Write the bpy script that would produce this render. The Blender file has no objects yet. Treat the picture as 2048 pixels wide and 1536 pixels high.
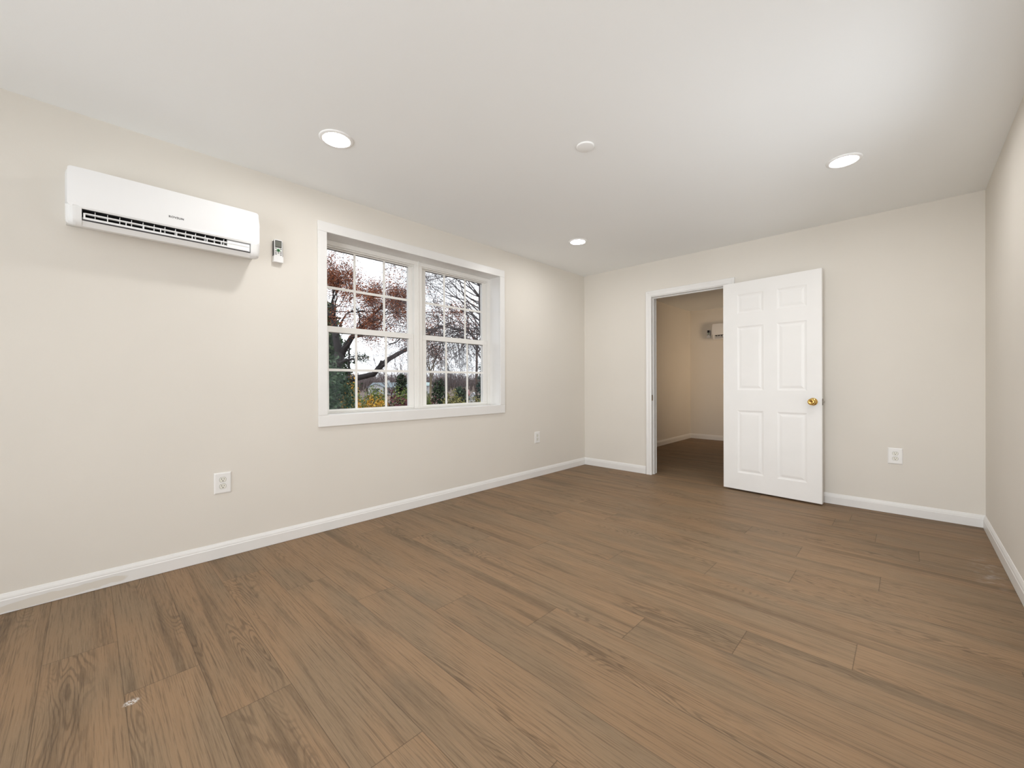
import bpy, bmesh, math, random
from mathutils import Vector, Matrix, noise as mnoise

C = bpy.context.scene.collection
PI = math.pi
rad = math.radians

# ------------------------------------------------------------------ camera
FPX = 821.39
YAW, PITCH, ROLL = 0.7671522, -0.0025832, -0.0039805
CAM = Vector((3.03096, -4.50550, 1.06233))
FWD = Vector((-math.sin(YAW)*math.cos(PITCH), math.cos(YAW)*math.cos(PITCH), math.sin(PITCH)))
_r0 = Vector((math.cos(YAW), math.sin(YAW), 0)); _u0 = _r0.cross(FWD)
RGT = _r0*math.cos(ROLL) + _u0*math.sin(ROLL)
UPV = RGT.cross(FWD)
cam_data = bpy.data.cameras.new('camera')
cam_data.lens = 36*FPX/2048; cam_data.sensor_width = 36; cam_data.sensor_fit = 'HORIZONTAL'
cam_data.clip_start = 0.02; cam_data.clip_end = 1000
cam = bpy.data.objects.new('camera', cam_data); C.objects.link(cam)
cam.matrix_world = Matrix(((RGT.x, UPV.x, -FWD.x, CAM.x), (RGT.y, UPV.y, -FWD.y, CAM.y),
                           (RGT.z, UPV.z, -FWD.z, CAM.z), (0, 0, 0, 1)))
bpy.context.scene.camera = cam

# ------------------------------------------------------------------ sky and exposure
SKY = 1.95
LAMP = 150.0        # downlight lens strength
REARR = 36.0            # stronger right-hand part of the added rear fill
SIDE = 9.5             # added fill from the unseen part of the right wall, W
REAR = 17.0         # added fill from behind the camera, W
world = bpy.data.worlds.new('overcast_sky'); bpy.context.scene.world = world
world.use_nodes = True
bgn = world.node_tree.nodes['Background']
bgn.inputs[0].default_value = (0.93, 0.955, 1.0, 1); bgn.inputs[1].default_value = SKY
vs = bpy.context.scene.view_settings
vs.view_transform = 'Standard'; vs.look = 'None'; vs.gamma = 1; vs.exposure = -0.03; vs.use_curve_mapping = False
cyc = bpy.context.scene.cycles
cyc.use_denoising = True
try: cyc.denoiser = 'OPENIMAGEDENOISE'
except Exception: pass
cyc.max_bounces = 12; cyc.diffuse_bounces = 8; cyc.glossy_bounces = 4; cyc.transparent_max_bounces = 12
cyc.sample_clamp_indirect = 6; cyc.caustics_reflective = False; cyc.caustics_refractive = False

ld = bpy.data.lights.new('rear_fill_light', 'AREA'); ld.shape = 'RECTANGLE'  # wide fill light added behind the camera
ld.size = 2.9; ld.size_y = 1.86; ld.energy = REAR; ld.color = (0.94, 0.97, 1.0)
lo = bpy.data.objects.new('rear_fill_light', ld); C.objects.link(lo)
lo.location = (1.717, -6.56, 1.2); lo.rotation_euler = (PI/2, 0, 0)   # faces +y, into the room

hl = bpy.data.lights.new('far_room_fill_light', 'AREA'); hl.shape = 'RECTANGLE'; hl.size = 0.9; hl.size_y = 1.2
hl.energy = 12.5; hl.spread = rad(70); hl.color = (1.0, 0.74, 0.50)          # warm fill added on the unseen side of the far room
ho = bpy.data.objects.new('far_room_fill_light', hl); C.objects.link(ho)
ho.location = (3.38, 1.55, 1.35); ho.rotation_euler = (0, PI/2, rad(-36))

l2 = bpy.data.lights.new('rear_right_fill_light', 'AREA'); l2.shape = 'RECTANGLE'  # narrower fill added behind the camera; no door stands here
l2.size = 1.1; l2.size_y = 1.86; l2.energy = REARR; l2.color = (0.95, 0.975, 1.0); l2.spread = rad(120)
l2o = bpy.data.objects.new('rear_right_fill_light', l2); C.objects.link(l2o)
l2o.location = (2.64, -6.555, 1.2); l2o.rotation_euler = (PI/2, 0, 0)

sl = bpy.data.lights.new('side_fill_light', 'AREA'); sl.shape = 'RECTANGLE'
sl.size = 1.56; sl.size_y = 1.16; sl.energy = SIDE; sl.color = (0.95, 0.975, 1.0)   # added fill light at added_window_4, just outside the frame's right edge
so_ = bpy.data.objects.new('side_fill_light', sl); C.objects.link(so_)
so_.location = (3.40, -2.1, 1.2); so_.rotation_euler = (0, PI/2, 0)

# ------------------------------------------------------------------ helpers
class MB:
    """collects shapes and links them as ONE mesh object"""
    def __init__(s): s.v = []; s.f = []; s.mi = []; s.cur = 0; s.smooth = False; s.sm = []
    def add(s, vs_, fs, smooth=False):
        b = len(s.v); s.v += [tuple(v) for v in vs_]
        for f in fs: s.f.append(tuple(b+i for i in f)); s.mi.append(s.cur); s.sm.append(smooth)
        return s
    def box(s, x0, x1, y0, y1, z0, z1):
        v = [(x0,y0,z0),(x1,y0,z0),(x1,y1,z0),(x0,y1,z0),(x0,y0,z1),(x1,y0,z1),(x1,y1,z1),(x0,y1,z1)]
        return s.add(v, [(0,3,2,1),(4,5,6,7),(0,1,5,4),(1,2,6,5),(2,3,7,6),(3,0,4,7)])
    def prism(s, prof, fn, t0, t1, smooth=False):
        """closed profile of (a,b) swept from t0 to t1; fn(a,b,t) gives the point"""
        n = len(prof)
        v = [fn(a, b, t0) for a, b in prof] + [fn(a, b, t1) for a, b in prof]
        fs = [tuple(range(n))[::-1], tuple(range(n, 2*n))]
        s.add(v, fs)
        s.add(v, [(i, (i+1) % n, n+(i+1) % n, n+i) for i in range(n)], smooth)
        return s
    def tube(s, pts, rs, seg=5, smooth=True):
        pts = [Vector(p) for p in pts]; v = []; n = len(pts)
        t = (pts[1]-pts[0]).normalized()
        a = t.orthogonal().normalized()
        for i, p in enumerate(pts):
            t = (pts[min(i+1, n-1)]-pts[max(i-1, 0)]).normalized()
            a = (a - t*a.dot(t))
            a = a.normalized() if a.length > 1e-6 else t.orthogonal().normalized()
            b = t.cross(a)
            r = rs[i]
            for k in range(seg):
                th = 2*PI*k/seg; v.append(p + (a*math.cos(th) + b*math.sin(th))*r)
        fs = []
        for i in range(n-1):
            for k in range(seg):
                k2 = (k+1) % seg
                fs.append((i*seg+k, i*seg+k2, (i+1)*seg+k2, (i+1)*seg+k))
        fs.append(tuple(range(seg))[::-1]); fs.append(tuple((n-1)*seg+k for k in range(seg)))
        return s.add(v, fs, smooth)
    def lathe(s, prof, org=(0,0,0), seg=48, axis='z', smooth=True):
        """(radius, height) profile around an axis"""
        v = []; n = len(prof); ox, oy, oz = org
        for r, h in prof:
            for k in range(seg):
                th = 2*PI*k/seg; c, d = r*math.cos(th), r*math.sin(th)
                if axis == 'z': v.append((ox+c, oy+d, oz+h))
                elif axis == 'x': v.append((ox+h, oy+c, oz+d))
                else: v.append((ox+d, oy+h, oz+c))
        fs = []
        for i in range(n-1):
            for k in range(seg):
                k2 = (k+1) % seg; fs.append((i*seg+k, i*seg+k2, (i+1)*seg+k2, (i+1)*seg+k))
        s.add(v, fs, smooth)
        if prof[0][0] > 1e-6: s.add(v[:seg], [tuple(range(seg))[::-1]])
        if prof[-1][0] > 1e-6: s.add(v[-seg:], [tuple(range(seg))])
        return s
    def build(s, name, mats, parent=None, loc=None, bevel=0):
        me = bpy.data.meshes.new(name); me.from_pydata(s.v, [], s.f)
        if not isinstance(mats, (list, tuple)): mats = [mats]
        for m in mats: me.materials.append(m)
        me.polygons.foreach_set('material_index', s.mi); me.polygons.foreach_set('use_smooth', s.sm)
        me.validate(); me.update()
        o = bpy.data.objects.new(name, me); C.objects.link(o)
        if parent is not None: o.parent = parent
        if loc is not None: o.location = loc
        if bevel:
            md = o.modifiers.new('bevel', 'BEVEL'); md.width = bevel; md.segments = 2; md.limit_method = 'ANGLE'; md.angle_limit = rad(40)
        return o

def tag(o, label=None, cat=None, group=None, kind=None):
    if label: o['label'] = label
    if cat: o['category'] = cat
    if group: o['group'] = group
    if kind: o['kind'] = kind
    return o
def empty(name, loc=(0,0,0), rz=0, label=None, cat=None, group=None, kind=None):
    o = bpy.data.objects.new(name, None); C.objects.link(o); o.empty_display_size = 0.05
    o.location = loc; o.rotation_euler = (0, 0, rz)
    return tag(o, label, cat, group, kind)
def kids(o): return [c for c in bpy.data.objects if c.parent == o]
def copy_tree(o, parent=None):
    c = o.copy(); C.objects.link(c); c.parent = parent
    for ch in kids(o): copy_tree(ch, c)
    return c

# ------------------------------------------------------------------ materials
OUT = 0.95     # tone of everything growing outdoors
def newmat(name):
    m = bpy.data.materials.new(name); m.use_nodes = True
    nt = m.node_tree; b = nt.nodes['Principled BSDF']
    return m, nt, b
def nd(nt, t, **kw):
    n = nt.nodes.new(t)
    for k, v in kw.items():
        if k.startswith('i_'): n.inputs[int(k[2:])].default_value = v
        else: setattr(n, k, v)
    return n
def mat(name, col, rough=0.5, metal=0.0, spec=0.5, nscale=0, namt=0.0, bscale=0, bump=0.0, coat=0.0):
    """painted or plain surface: base colour with a faint procedural mottle and bump"""
    m, nt, b = newmat(name)
    b.inputs['Roughness'].default_value = rough; b.inputs['Metallic'].default_value = metal
    b.inputs['Specular IOR Level'].default_value = spec; b.inputs['Coat Weight'].default_value = coat
    tc = nd(nt, 'ShaderNodeTexCoord')
    n = nd(nt, 'ShaderNodeTexNoise'); n.inputs['Scale'].default_value = nscale or 3; n.inputs['Detail'].default_value = 3
    nt.links.new(tc.outputs['Object'], n.inputs['Vector'])
    r = nd(nt, 'ShaderNodeValToRGB'); r.color_ramp.elements[0].position = 0.3; r.color_ramp.elements[1].position = 0.7
    a = namt
    r.color_ramp.elements[0].color = (*[max(0, c*(1-a)) for c in col], 1)
    r.color_ramp.elements[1].color = (*[min(1, c*(1+a)) for c in col], 1)
    nt.links.new(n.outputs['Fac'], r.inputs['Fac']); nt.links.new(r.outputs['Color'], b.inputs['Base Color'])
    if bump:
        n2 = nd(nt, 'ShaderNodeTexNoise'); n2.inputs['Scale'].default_value = bscale; n2.inputs['Detail'].default_value = 2
        nt.links.new(tc.outputs['Object'], n2.inputs['Vector'])
        bp = nd(nt, 'ShaderNodeBump'); bp.inputs['Strength'].default_value = bump; bp.inputs['Distance'].default_value = 0.002
        nt.links.new(n2.outputs['Fac'], bp.inputs['Height']); nt.links.new(bp.outputs['Normal'], b.inputs['Normal'])
    return m
def ramp(nt, stops):
    r = nd(nt, 'ShaderNodeValToRGB'); e = r.color_ramp.elements
    e[0].position, e[0].color = stops[0][0], (*stops[0][1], 1)
    e[1].position, e[1].color = stops[-1][0], (*stops[-1][1], 1)
    for p, c in stops[1:-1]:
        x = e.new(p); x.color = (*c, 1)
    return r
def leafmat(name, stops, rough=0.7):
    stops = [(p_, tuple(x*OUT for x in c_)) for p_, c_ in stops]
    """leaf colours, one at random for each separate leaf"""
    m, nt, b = newmat(name)
    g = nd(nt, 'ShaderNodeNewGeometry'); r = ramp(nt, stops)
    nt.links.new(g.outputs['Random Per Island'], r.inputs['Fac']); nt.links.new(r.outputs['Color'], b.inputs['Base Color'])
    b.inputs['Roughness'].default_value = rough; b.inputs['Specular IOR Level'].default_value = 0.25
    return m

M = {}
M['wall'] = mat('wall_paint', (0.735, 0.702, 0.645), 0.62, spec=0.25, nscale=1.3, namt=0.018, bscale=260, bump=0.12)
M['ceil'] = mat('ceiling_paint', (0.895, 0.915, 0.92), 0.8, spec=0.2, nscale=0.8, namt=0.012, bscale=200, bump=0.1)
M['trim'] = mat('white_trim_paint', (0.80, 0.795, 0.78), 0.32, spec=0.4, nscale=8, namt=0.01)
M['door'] = mat('white_door_paint', (0.84, 0.835, 0.82), 0.38, spec=0.4, nscale=5, namt=0.012, bscale=120, bump=0.08)
M['vinyl'] = mat('window_vinyl', (0.84, 0.83, 0.80), 0.35, spec=0.4, nscale=6, namt=0.01)
M['plastic'] = mat('white_plastic', (0.86, 0.865, 0.87), 0.16, spec=0.5, nscale=5, namt=0.004)
M['plastic2'] = mat('matte_white_plastic', (0.80, 0.805, 0.80), 0.42, spec=0.4, nscale=5, namt=0.006)
M['plate'] = mat('outlet_plastic', (0.83, 0.825, 0.81), 0.3, spec=0.4, nscale=30, namt=0.01)
M['ivory'] = mat('receptacle_plastic', (0.78, 0.77, 0.70), 0.35, nscale=30, namt=0.01)
M['fixture'] = mat('fixture_white', (0.90, 0.91, 0.91), 0.45, spec=0.3, nscale=20, namt=0.005)
M['black'] = mat('black_plastic', (0.012, 0.012, 0.013), 0.45, nscale=30, namt=0.1)
M['dark'] = mat('dark_grey_plastic', (0.055, 0.055, 0.06), 0.5, nscale=30, namt=0.1)
M['fan'] = mat('fan_black', (0.006, 0.006, 0.007), 0.7, nscale=30, namt=0.1)
M['lcd'] = mat('lcd_screen', (0.16, 0.165, 0.145), 0.2, nscale=300, namt=0.25)
M['green'] = mat('green_button', (0.02, 0.14, 0.045), 0.35, nscale=60, namt=0.1)
M['greenpale'] = mat('pale_green_ring', (0.62, 0.80, 0.66), 0.4, nscale=60, namt=0.02)
M['brass'] = mat('polished_brass', (0.80, 0.52, 0.16), 0.17, metal=1.0, nscale=40, namt=0.05)
M['brassdark'] = mat('aged_brass', (0.30, 0.19, 0.09), 0.35, metal=0.9, nscale=40, namt=0.15)
M['steel'] = mat('dull_steel', (0.20, 0.18, 0.15), 0.4, metal=0.9, nscale=40, namt=0.1)
M['letter'] = mat('grey_lettering', (0.12, 0.12, 0.125), 0.5, nscale=60, namt=0.05)
M['gap'] = mat('dark_gasket', (0.03, 0.03, 0.03), 0.8, nscale=60, namt=0.05)

def glass_material():
    m, nt, b = newmat('window_glass'); nt.nodes.remove(b)
    out = nt.nodes['Material Output']
    t = nd(nt, 'ShaderNodeBsdfTransparent'); t.inputs[0].default_value = (0.985, 0.99, 0.99, 1)
    g = nd(nt, 'ShaderNodeBsdfGlossy'); g.inputs['Roughness'].default_value = 0.0
    f = nd(nt, 'ShaderNodeFresnel'); f.inputs['IOR'].default_value = 1.13
    mx = nd(nt, 'ShaderNodeMixShader')
    nt.links.new(f.outputs[0], mx.inputs[0]); nt.links.new(t.outputs[0], mx.inputs[1]); nt.links.new(g.outputs[0], mx.inputs[2])
    nt.links.new(mx.outputs[0], out.inputs['Surface'])
    return m
M['glass'] = glass_material()

def lamp_material(s):
    m, nt, b = newmat('lit_diffuser')
    b.inputs['Base Color'].default_value = (0.9, 0.9, 0.9, 1)
    b.inputs['Emission Color'].default_value = (1.0, 0.985, 0.965, 1); b.inputs['Emission Strength'].default_value = s
    n = nd(nt, 'ShaderNodeTexNoise'); n.inputs['Scale'].default_value = 400
    bp = nd(nt, 'ShaderNodeBump'); bp.inputs['Strength'].default_value = 0.05
    nt.links.new(n.outputs['Fac'], bp.inputs['Height']); nt.links.new(bp.outputs['Normal'], b.inputs['Normal'])
    return m
M['lamp'] = lamp_material(LAMP)

# ------------------------------------------------------------------ floor planks
def floor_material():
    m, nt, b = newmat('oak_look_planks'); L = nt.links.new
    uv = nd(nt, 'ShaderNodeUVMap'); uv.uv_map = 'plank'
    rn = nd(nt, 'ShaderNodeAttribute'); rn.attribute_name = 'rnd'
    dm = nd(nt, 'ShaderNodeAttribute'); dm.attribute_name = 'dim'
    def math_(op, a, b_=None, c=None):
        n = nd(nt, 'ShaderNodeMath'); n.operation = op
        for i, x in enumerate((a, b_, c)):
            if x is None: continue
            if isinstance(x, (int, float)): n.inputs[i].default_value = x
            else: L(x, n.inputs[i])
        return n.outputs[0]
    def vmath(op, a, b_):
        n = nd(nt, 'ShaderNodeVectorMath'); n.operation = op
        for i, x in enumerate((a, b_)):
            if isinstance(x, tuple): n.inputs[i].default_value = x
            else: L(x, n.inputs[i])
        return n.outputs[0]
    def noise_(vec, scale, detail=2, dist=0.0, rough=0.5):
        n = nd(nt, 'ShaderNodeTexNoise'); n.inputs['Scale'].default_value = scale; n.inputs['Detail'].default_value = detail
        n.inputs['Distortion'].default_value = dist; n.inputs['Roughness'].default_value = rough
        L(vec, n.inputs['Vector']); return n.outputs['Fac']
    def mix(f, a, b_, mode='MIX'):
        n = nd(nt, 'ShaderNodeMix'); n.data_type = 'RGBA'; n.blend_type = mode
        if isinstance(f, (int, float)): n.inputs[0].default_value = f
        else: L(f, n.inputs[0])
        for i, x in ((6, a), (7, b_)):
            if isinstance(x, tuple): n.inputs[i].default_value = (*x, 1)
            else: L(x, n.inputs[i])
        return n.outputs[2]
    def sstep(x, lo, hi):
        n = nd(nt, 'ShaderNodeMapRange'); n.interpolation_type = 'SMOOTHSTEP'
        L(x, n.inputs[0]); n.inputs[1].default_value = lo; n.inputs[2].default_value = hi
        return n.outputs[0]
    off = vmath('MULTIPLY', rn.outputs['Vector'], (37.0, 23.0, 11.0))
    p = vmath('ADD', uv.outputs[0], off)
    # slow field whose level lines make the cathedral figure
    pw = vmath('MULTIPLY', p, (1.15, 8.8, 1.0))
    f1 = noise_(pw, 1.0, 1.2, 0.35)
    wob = noise_(vmath('MULTIPLY', p, (5.0, 42.0, 1.0)), 1.0, 3)
    rings = math_('SINE', math_('MULTIPLY', math_('ADD', f1, math_('MULTIPLY', wob, 0.05)), 190.0))
    rings = math_('MULTIPLY_ADD', rings, 0.5, 0.5)
    # figure only shows in parts of a plank
    zone = sstep(noise_(vmath('MULTIPLY', p, (0.9, 6.5, 1.0)), 1.0, 1.0, 0.3), 0.50, 0.70)
    fib = noise_(vmath('MULTIPLY', p, (4.5, 230.0, 1.0)), 1.0, 4, 0.4, 0.65)
    fib2 = noise_(vmath('MULTIPLY', p, (20.0, 900.0, 1.0)), 1.0, 2)
    streak = noise_(vmath('MULTIPLY', p, (0.75, 17.0, 1.0)), 1.0, 4, 0.6)
    blotch = noise_(vmath('MULTIPLY', p, (2.5, 7.0, 1.0)), 1.0, 3)
    hue = noise_(vmath('MULTIPLY', p, (1.2, 4.0, 1.0)), 1.3, 1)
    base = mix(sstep(hue, 0.35, 0.68), (0.284, 0.184, 0.108), (0.243, 0.170, 0.106))
    base = mix(math_('MULTIPLY', sstep(streak, 0.50, 0.74), 0.62), base, (0.108, 0.075, 0.047))
    base = mix(math_('MULTIPLY', sstep(blotch, 0.56, 0.82), 0.45), base, (0.135, 0.110, 0.080))
    base = mix(math_('MULTIPLY', sstep(blotch, 0.24, 0.44), 0.0), base, (0.40, 0.27, 0.17))
    fg = math_('MULTIPLY', math_('MULTIPLY', sstep(rings, 0.45, 1.0), zone), 0.50)
    base = mix(fg, base, (0.085, 0.058, 0.037))
    base = mix(math_('MULTIPLY', sstep(fib, 0.47, 0.66), 0.55), base, (0.098, 0.067, 0.044))
    base = mix(math_('MULTIPLY', sstep(fib2, 0.50, 0.72), 0.34), base, (0.34, 0.25, 0.17))
    # knots
    vo = nd(nt, 'ShaderNodeTexVoronoi'); vo.inputs['Scale'].default_value = 1.0; vo.inputs['Randomness'].default_value = 1.0
    L(vmath('ADD', vmath('MULTIPLY', p, (1.9, 4.2, 1.0)), (0.0, 0.0, 0.0)), vo.inputs['Vector'])
    kn = math_('SUBTRACT', 1.0, sstep(vo.outputs['Distance'], 0.02, 0.085))
    kr = math_('MULTIPLY_ADD', math_('SINE', math_('MULTIPLY', vo.outputs['Distance'], 190.0)), 0.5, 0.5)
    base = mix(math_('MULTIPLY', math_('MULTIPLY', kn, kr), 0.55), base, (0.085, 0.060, 0.042))
    # plank-to-plank tone
    tone = math_('MULTIPLY_ADD', nd_sep(nt, rn.outputs['Color'], 0), 0.09, 0.955)
    hs = nd(nt, 'ShaderNodeHueSaturation'); L(base, hs.inputs['Color']); L(tone, hs.inputs['Value'])
    base = hs.outputs[0]
    # seams
    sx = nd(nt, 'ShaderNodeSeparateXYZ'); L(uv.outputs[0], sx.inputs[0])
    du = math_('MINIMUM', sx.outputs[0], math_('SUBTRACT', nd_sep(nt, dm.outputs['Color'], 0), sx.outputs[0]))
    dv = math_('MINIMUM', sx.outputs[1], math_('SUBTRACT', nd_sep(nt, dm.outputs['Color'], 1), sx.outputs[1]))
    d = math_('MINIMUM', math_('MULTIPLY', du, 0.8), dv)
    seam = math_('SUBTRACT', 1.0, sstep(d, 0.0004, 0.0018))
    base = mix(math_('MULTIPLY', seam, 0.5), base, (0.05, 0.035, 0.024))
    # dried white paint smear near the left corner, powdery scuff near the right wall
    tc = nd(nt, 'ShaderNodeTexCoord')
    def spot(cx, cy, rx, ry, ang, edge):
        mp = nd(nt, 'ShaderNodeMapping'); mp.vector_type = 'TEXTURE'
        mp.inputs['Location'].default_value = (cx, cy, 0); mp.inputs['Rotation'].default_value = (0, 0, ang); mp.inputs['Scale'].default_value = (rx, ry, 1)
        L(tc.outputs['Object'], mp.inputs['Vector'])
        ln = nd(nt, 'ShaderNodeVectorMath'); ln.operation = 'LENGTH'; L(mp.outputs[0], ln.inputs[0])
        return math_('SUBTRACT', 1.0, sstep(ln.outputs['Value'], edge, 1.0))
    sm = noise_(tc.outputs['Object'], 140.0, 2)
    sp1 = math_('MULTIPLY', spot(1.1606, -4.4052, 0.0272, 0.020, rad(103.3), 0.4), sstep(sm, 0.42, 0.56))
    sp2 = math_('MULTIPLY', spot(3.35, -1.05, 0.09, 0.36, 0.0, 0.1), sstep(noise_(tc.outputs['Object'], 16.0, 3), 0.45, 0.7))
    base = mix(math_('MULTIPLY', sp1, 0.75), base, (0.72, 0.70, 0.68))
    base = mix(math_('MULTIPLY', sp2, 0.45), base, (0.50, 0.46, 0.43))
    L(base, b.inputs['Base Color'])
    b.inputs['Specular IOR Level'].default_value = 0.08
    rg = math_('MULTIPLY_ADD', fib, 0.16, 0.40); L(rg, b.inputs['Roughness'])
    h = math_('ADD', math_('MULTIPLY', fib, 0.5), math_('MULTIPLY', seam, -2.0))
    bp = nd(nt, 'ShaderNodeBump'); bp.inputs['Strength'].default_value = 0.25; bp.inputs['Distance'].default_value = 0.0012
    L(h, bp.inputs['Height']); L(bp.outputs['Normal'], b.inputs['Normal'])
    return m
def nd_sep(nt, sock, i):
    n = nd(nt, 'ShaderNodeSeparateColor'); nt.links.new(sock, n.inputs[0]); return n.outputs[i]

def build_floor():
    rng = random.Random(4)
    W, LEN = 0.2075, 1.59
    known = {0: 1.098, 1: 1.458, 2: 1.962, 3: 0.73, 4: 1.09, 5: 1.436, 6: 1.835, 7: 2.175, 8: 2.535, 9: 2.882, 10: 1.74, 11: 0.629, 12: 2.576, 13: 2.923, 14: 0.95, 15: 2.205}
    v = []; f = []; uvs = []; rnd = []; dim = []
    X0, X1 = 0.0, 3.434
    for k in range(-11, 39):
        y0 = -4.42 + W*k; y1 = y0 + W
        ya, yb = max(y0, -6.60), min(y1, 3.50)
        if yb <= ya: continue
        j = known.get(k, rng.uniform(0, LEN)) % LEN
        xs = [j + LEN*i for i in range(-1, 4)]
        for a, bb in zip(xs[:-1], xs[1:]):
            xa, xb = max(a, X0), min(bb, X1)
            if xb <= xa: continue
            n = len(v)
            v += [(xa, ya, 0), (xb, ya, 0), (xb, yb, 0), (xa, yb, 0)]; f.append((n, n+1, n+2, n+3))
            uvs += [(xa-a, ya-y0), (xb-a, ya-y0), (xb-a, yb-y0), (xa-a, yb-y0)]
            r = (rng.random(), rng.random(), rng.random(), 1)
            rnd += [r]*4; dim += [(LEN, W, 0, 1)]*4
    # underside slab so the floor has thickness
    n = len(v); v += [(X0,-6.60,-0.2),(X1,-6.60,-0.2),(X1,3.5,-0.2),(X0,3.5,-0.2),(X0,-6.60,-0.001),(X1,-6.60,-0.001),(X1,3.5,-0.001),(X0,3.5,-0.001)]
    for q in [(0,3,2,1),(0,1,5,4),(1,2,6,5),(2,3,7,6),(3,0,4,7)]:
        f.append(tuple(n+i for i in q)); uvs += [(0.5, 0.1)]*4; rnd += [(0.5,0.5,0.5,1)]*4; dim += [(LEN, W, 0, 1)]*4
    me = bpy.data.meshes.new('floor'); me.from_pydata(v, [], f)
    u = me.uv_layers.new(name='plank')
    for i, q in enumerate(uvs): u.data[i].uv = q
    a = me.color_attributes.new('rnd', 'FLOAT_COLOR', 'CORNER'); b = me.color_attributes.new('dim', 'FLOAT_COLOR', 'CORNER')
    for i in range(len(rnd)): a.data[i].color = rnd[i]; b.data[i].color = dim[i]
    me.materials.append(floor_material())
    o = bpy.data.objects.new('floor', me); C.objects.link(o)
    tag(o, 'brown oak-look plank floor running through both rooms', kind='structure')
build_floor()

# ------------------------------------------------------------------ room shell
H = 2.44; RW = 3.434; RY = -6.60; WT = 0.25
WY0, WY1, WZ0, WZ1 = -3.294, -1.548, 0.835, 2.156      # window opening
DX0, DX1, DZ = 0.891, 1.742, 2.060                     # rough door opening
def S(o, label=None): return tag(o, label, kind='structure')
def wall_x(name, xa, xb, y0, y1, zt, holes, label):
    m = MB(); ys = sorted([y0, y1] + [h[0] for h in holes] + [h[1] for h in holes])
    for a, b in zip(ys[:-1], ys[1:]):
        hh = [h for h in holes if h[0] <= a+1e-6 and h[1] >= b-1e-6]
        if hh:
            if hh[0][2] > 0: m.box(xa, xb, a, b, 0, hh[0][2])
            m.box(xa, xb, a, b, hh[0][3], zt)
        else: m.box(xa, xb, a, b, 0, zt)
    return S(m.build(name, M['wall']), label)
def wall_y(name, ya, yb, x0, x1, zt, holes, label):
    m = MB(); xs = sorted([x0, x1] + [h[0] for h in holes] + [h[1] for h in holes])
    for a, b in zip(xs[:-1], xs[1:]):
        hh = [h for h in holes if h[0] <= a+1e-6 and h[1] >= b-1e-6]
        if hh:
            if hh[0][2] > 0: m.box(a, b, ya, yb, 0, hh[0][2])
            m.box(a, b, ya, yb, hh[0][3], zt)
        else: m.box(a, b, ya, yb, 0, zt)
    return S(m.build(name, M['wall']), label)
wall_x('wall_left', -WT, 0, RY-0.15, 0.0, H, [(WY0-0.012, WY1+0.012, WZ0-0.012, WZ1+0.012)], 'long beige left wall with the double window')
wall_y('wall_back', 0.0, 0.12, -WT, RW+0.15, H, [(DX0, DX1, 0, DZ)], 'beige end wall with the doorway')
wall_x('wall_right', RW, RW+0.15, RY-0.15, 0.0, H, [(-2.72, -1.48, 0.38, 2.02)], 'beige wall at the right edge')  # unseen opening added for the side fill
wall_y('wall_rear', RY-0.15, RY, 0, RW, H, [(0.22, 3.21, 0.22, 2.18)], 'unseen wall behind the camera with an opening added for fill light')  # set back farther than the room suggests, to even the fill
wall_x('wall_far_left', -WT, 0.042, 0.12, 3.62, 2.41, [], 'left wall of the far room beyond the doorway')
wall_y('wall_far_back', 3.49, 3.62, 0.042, RW, 2.41, [], 'end wall of the far room beyond the doorway')
wall_x('wall_far_right', RW, RW+0.15, 0.12, 3.62, 2.41, [], 'right wall of the far room')
S(MB().box(-WT, RW+0.15, RY-0.15, 0.12, H, H+0.12).build('ceiling', M['ceil']), 'flat off-white ceiling of the main room')
S(MB().box(-WT, RW+0.15, 0.12, 3.62, 2.41, 2.56).build('ceiling', M['ceil']), 'ceiling of the far room beyond the doorway')

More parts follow.
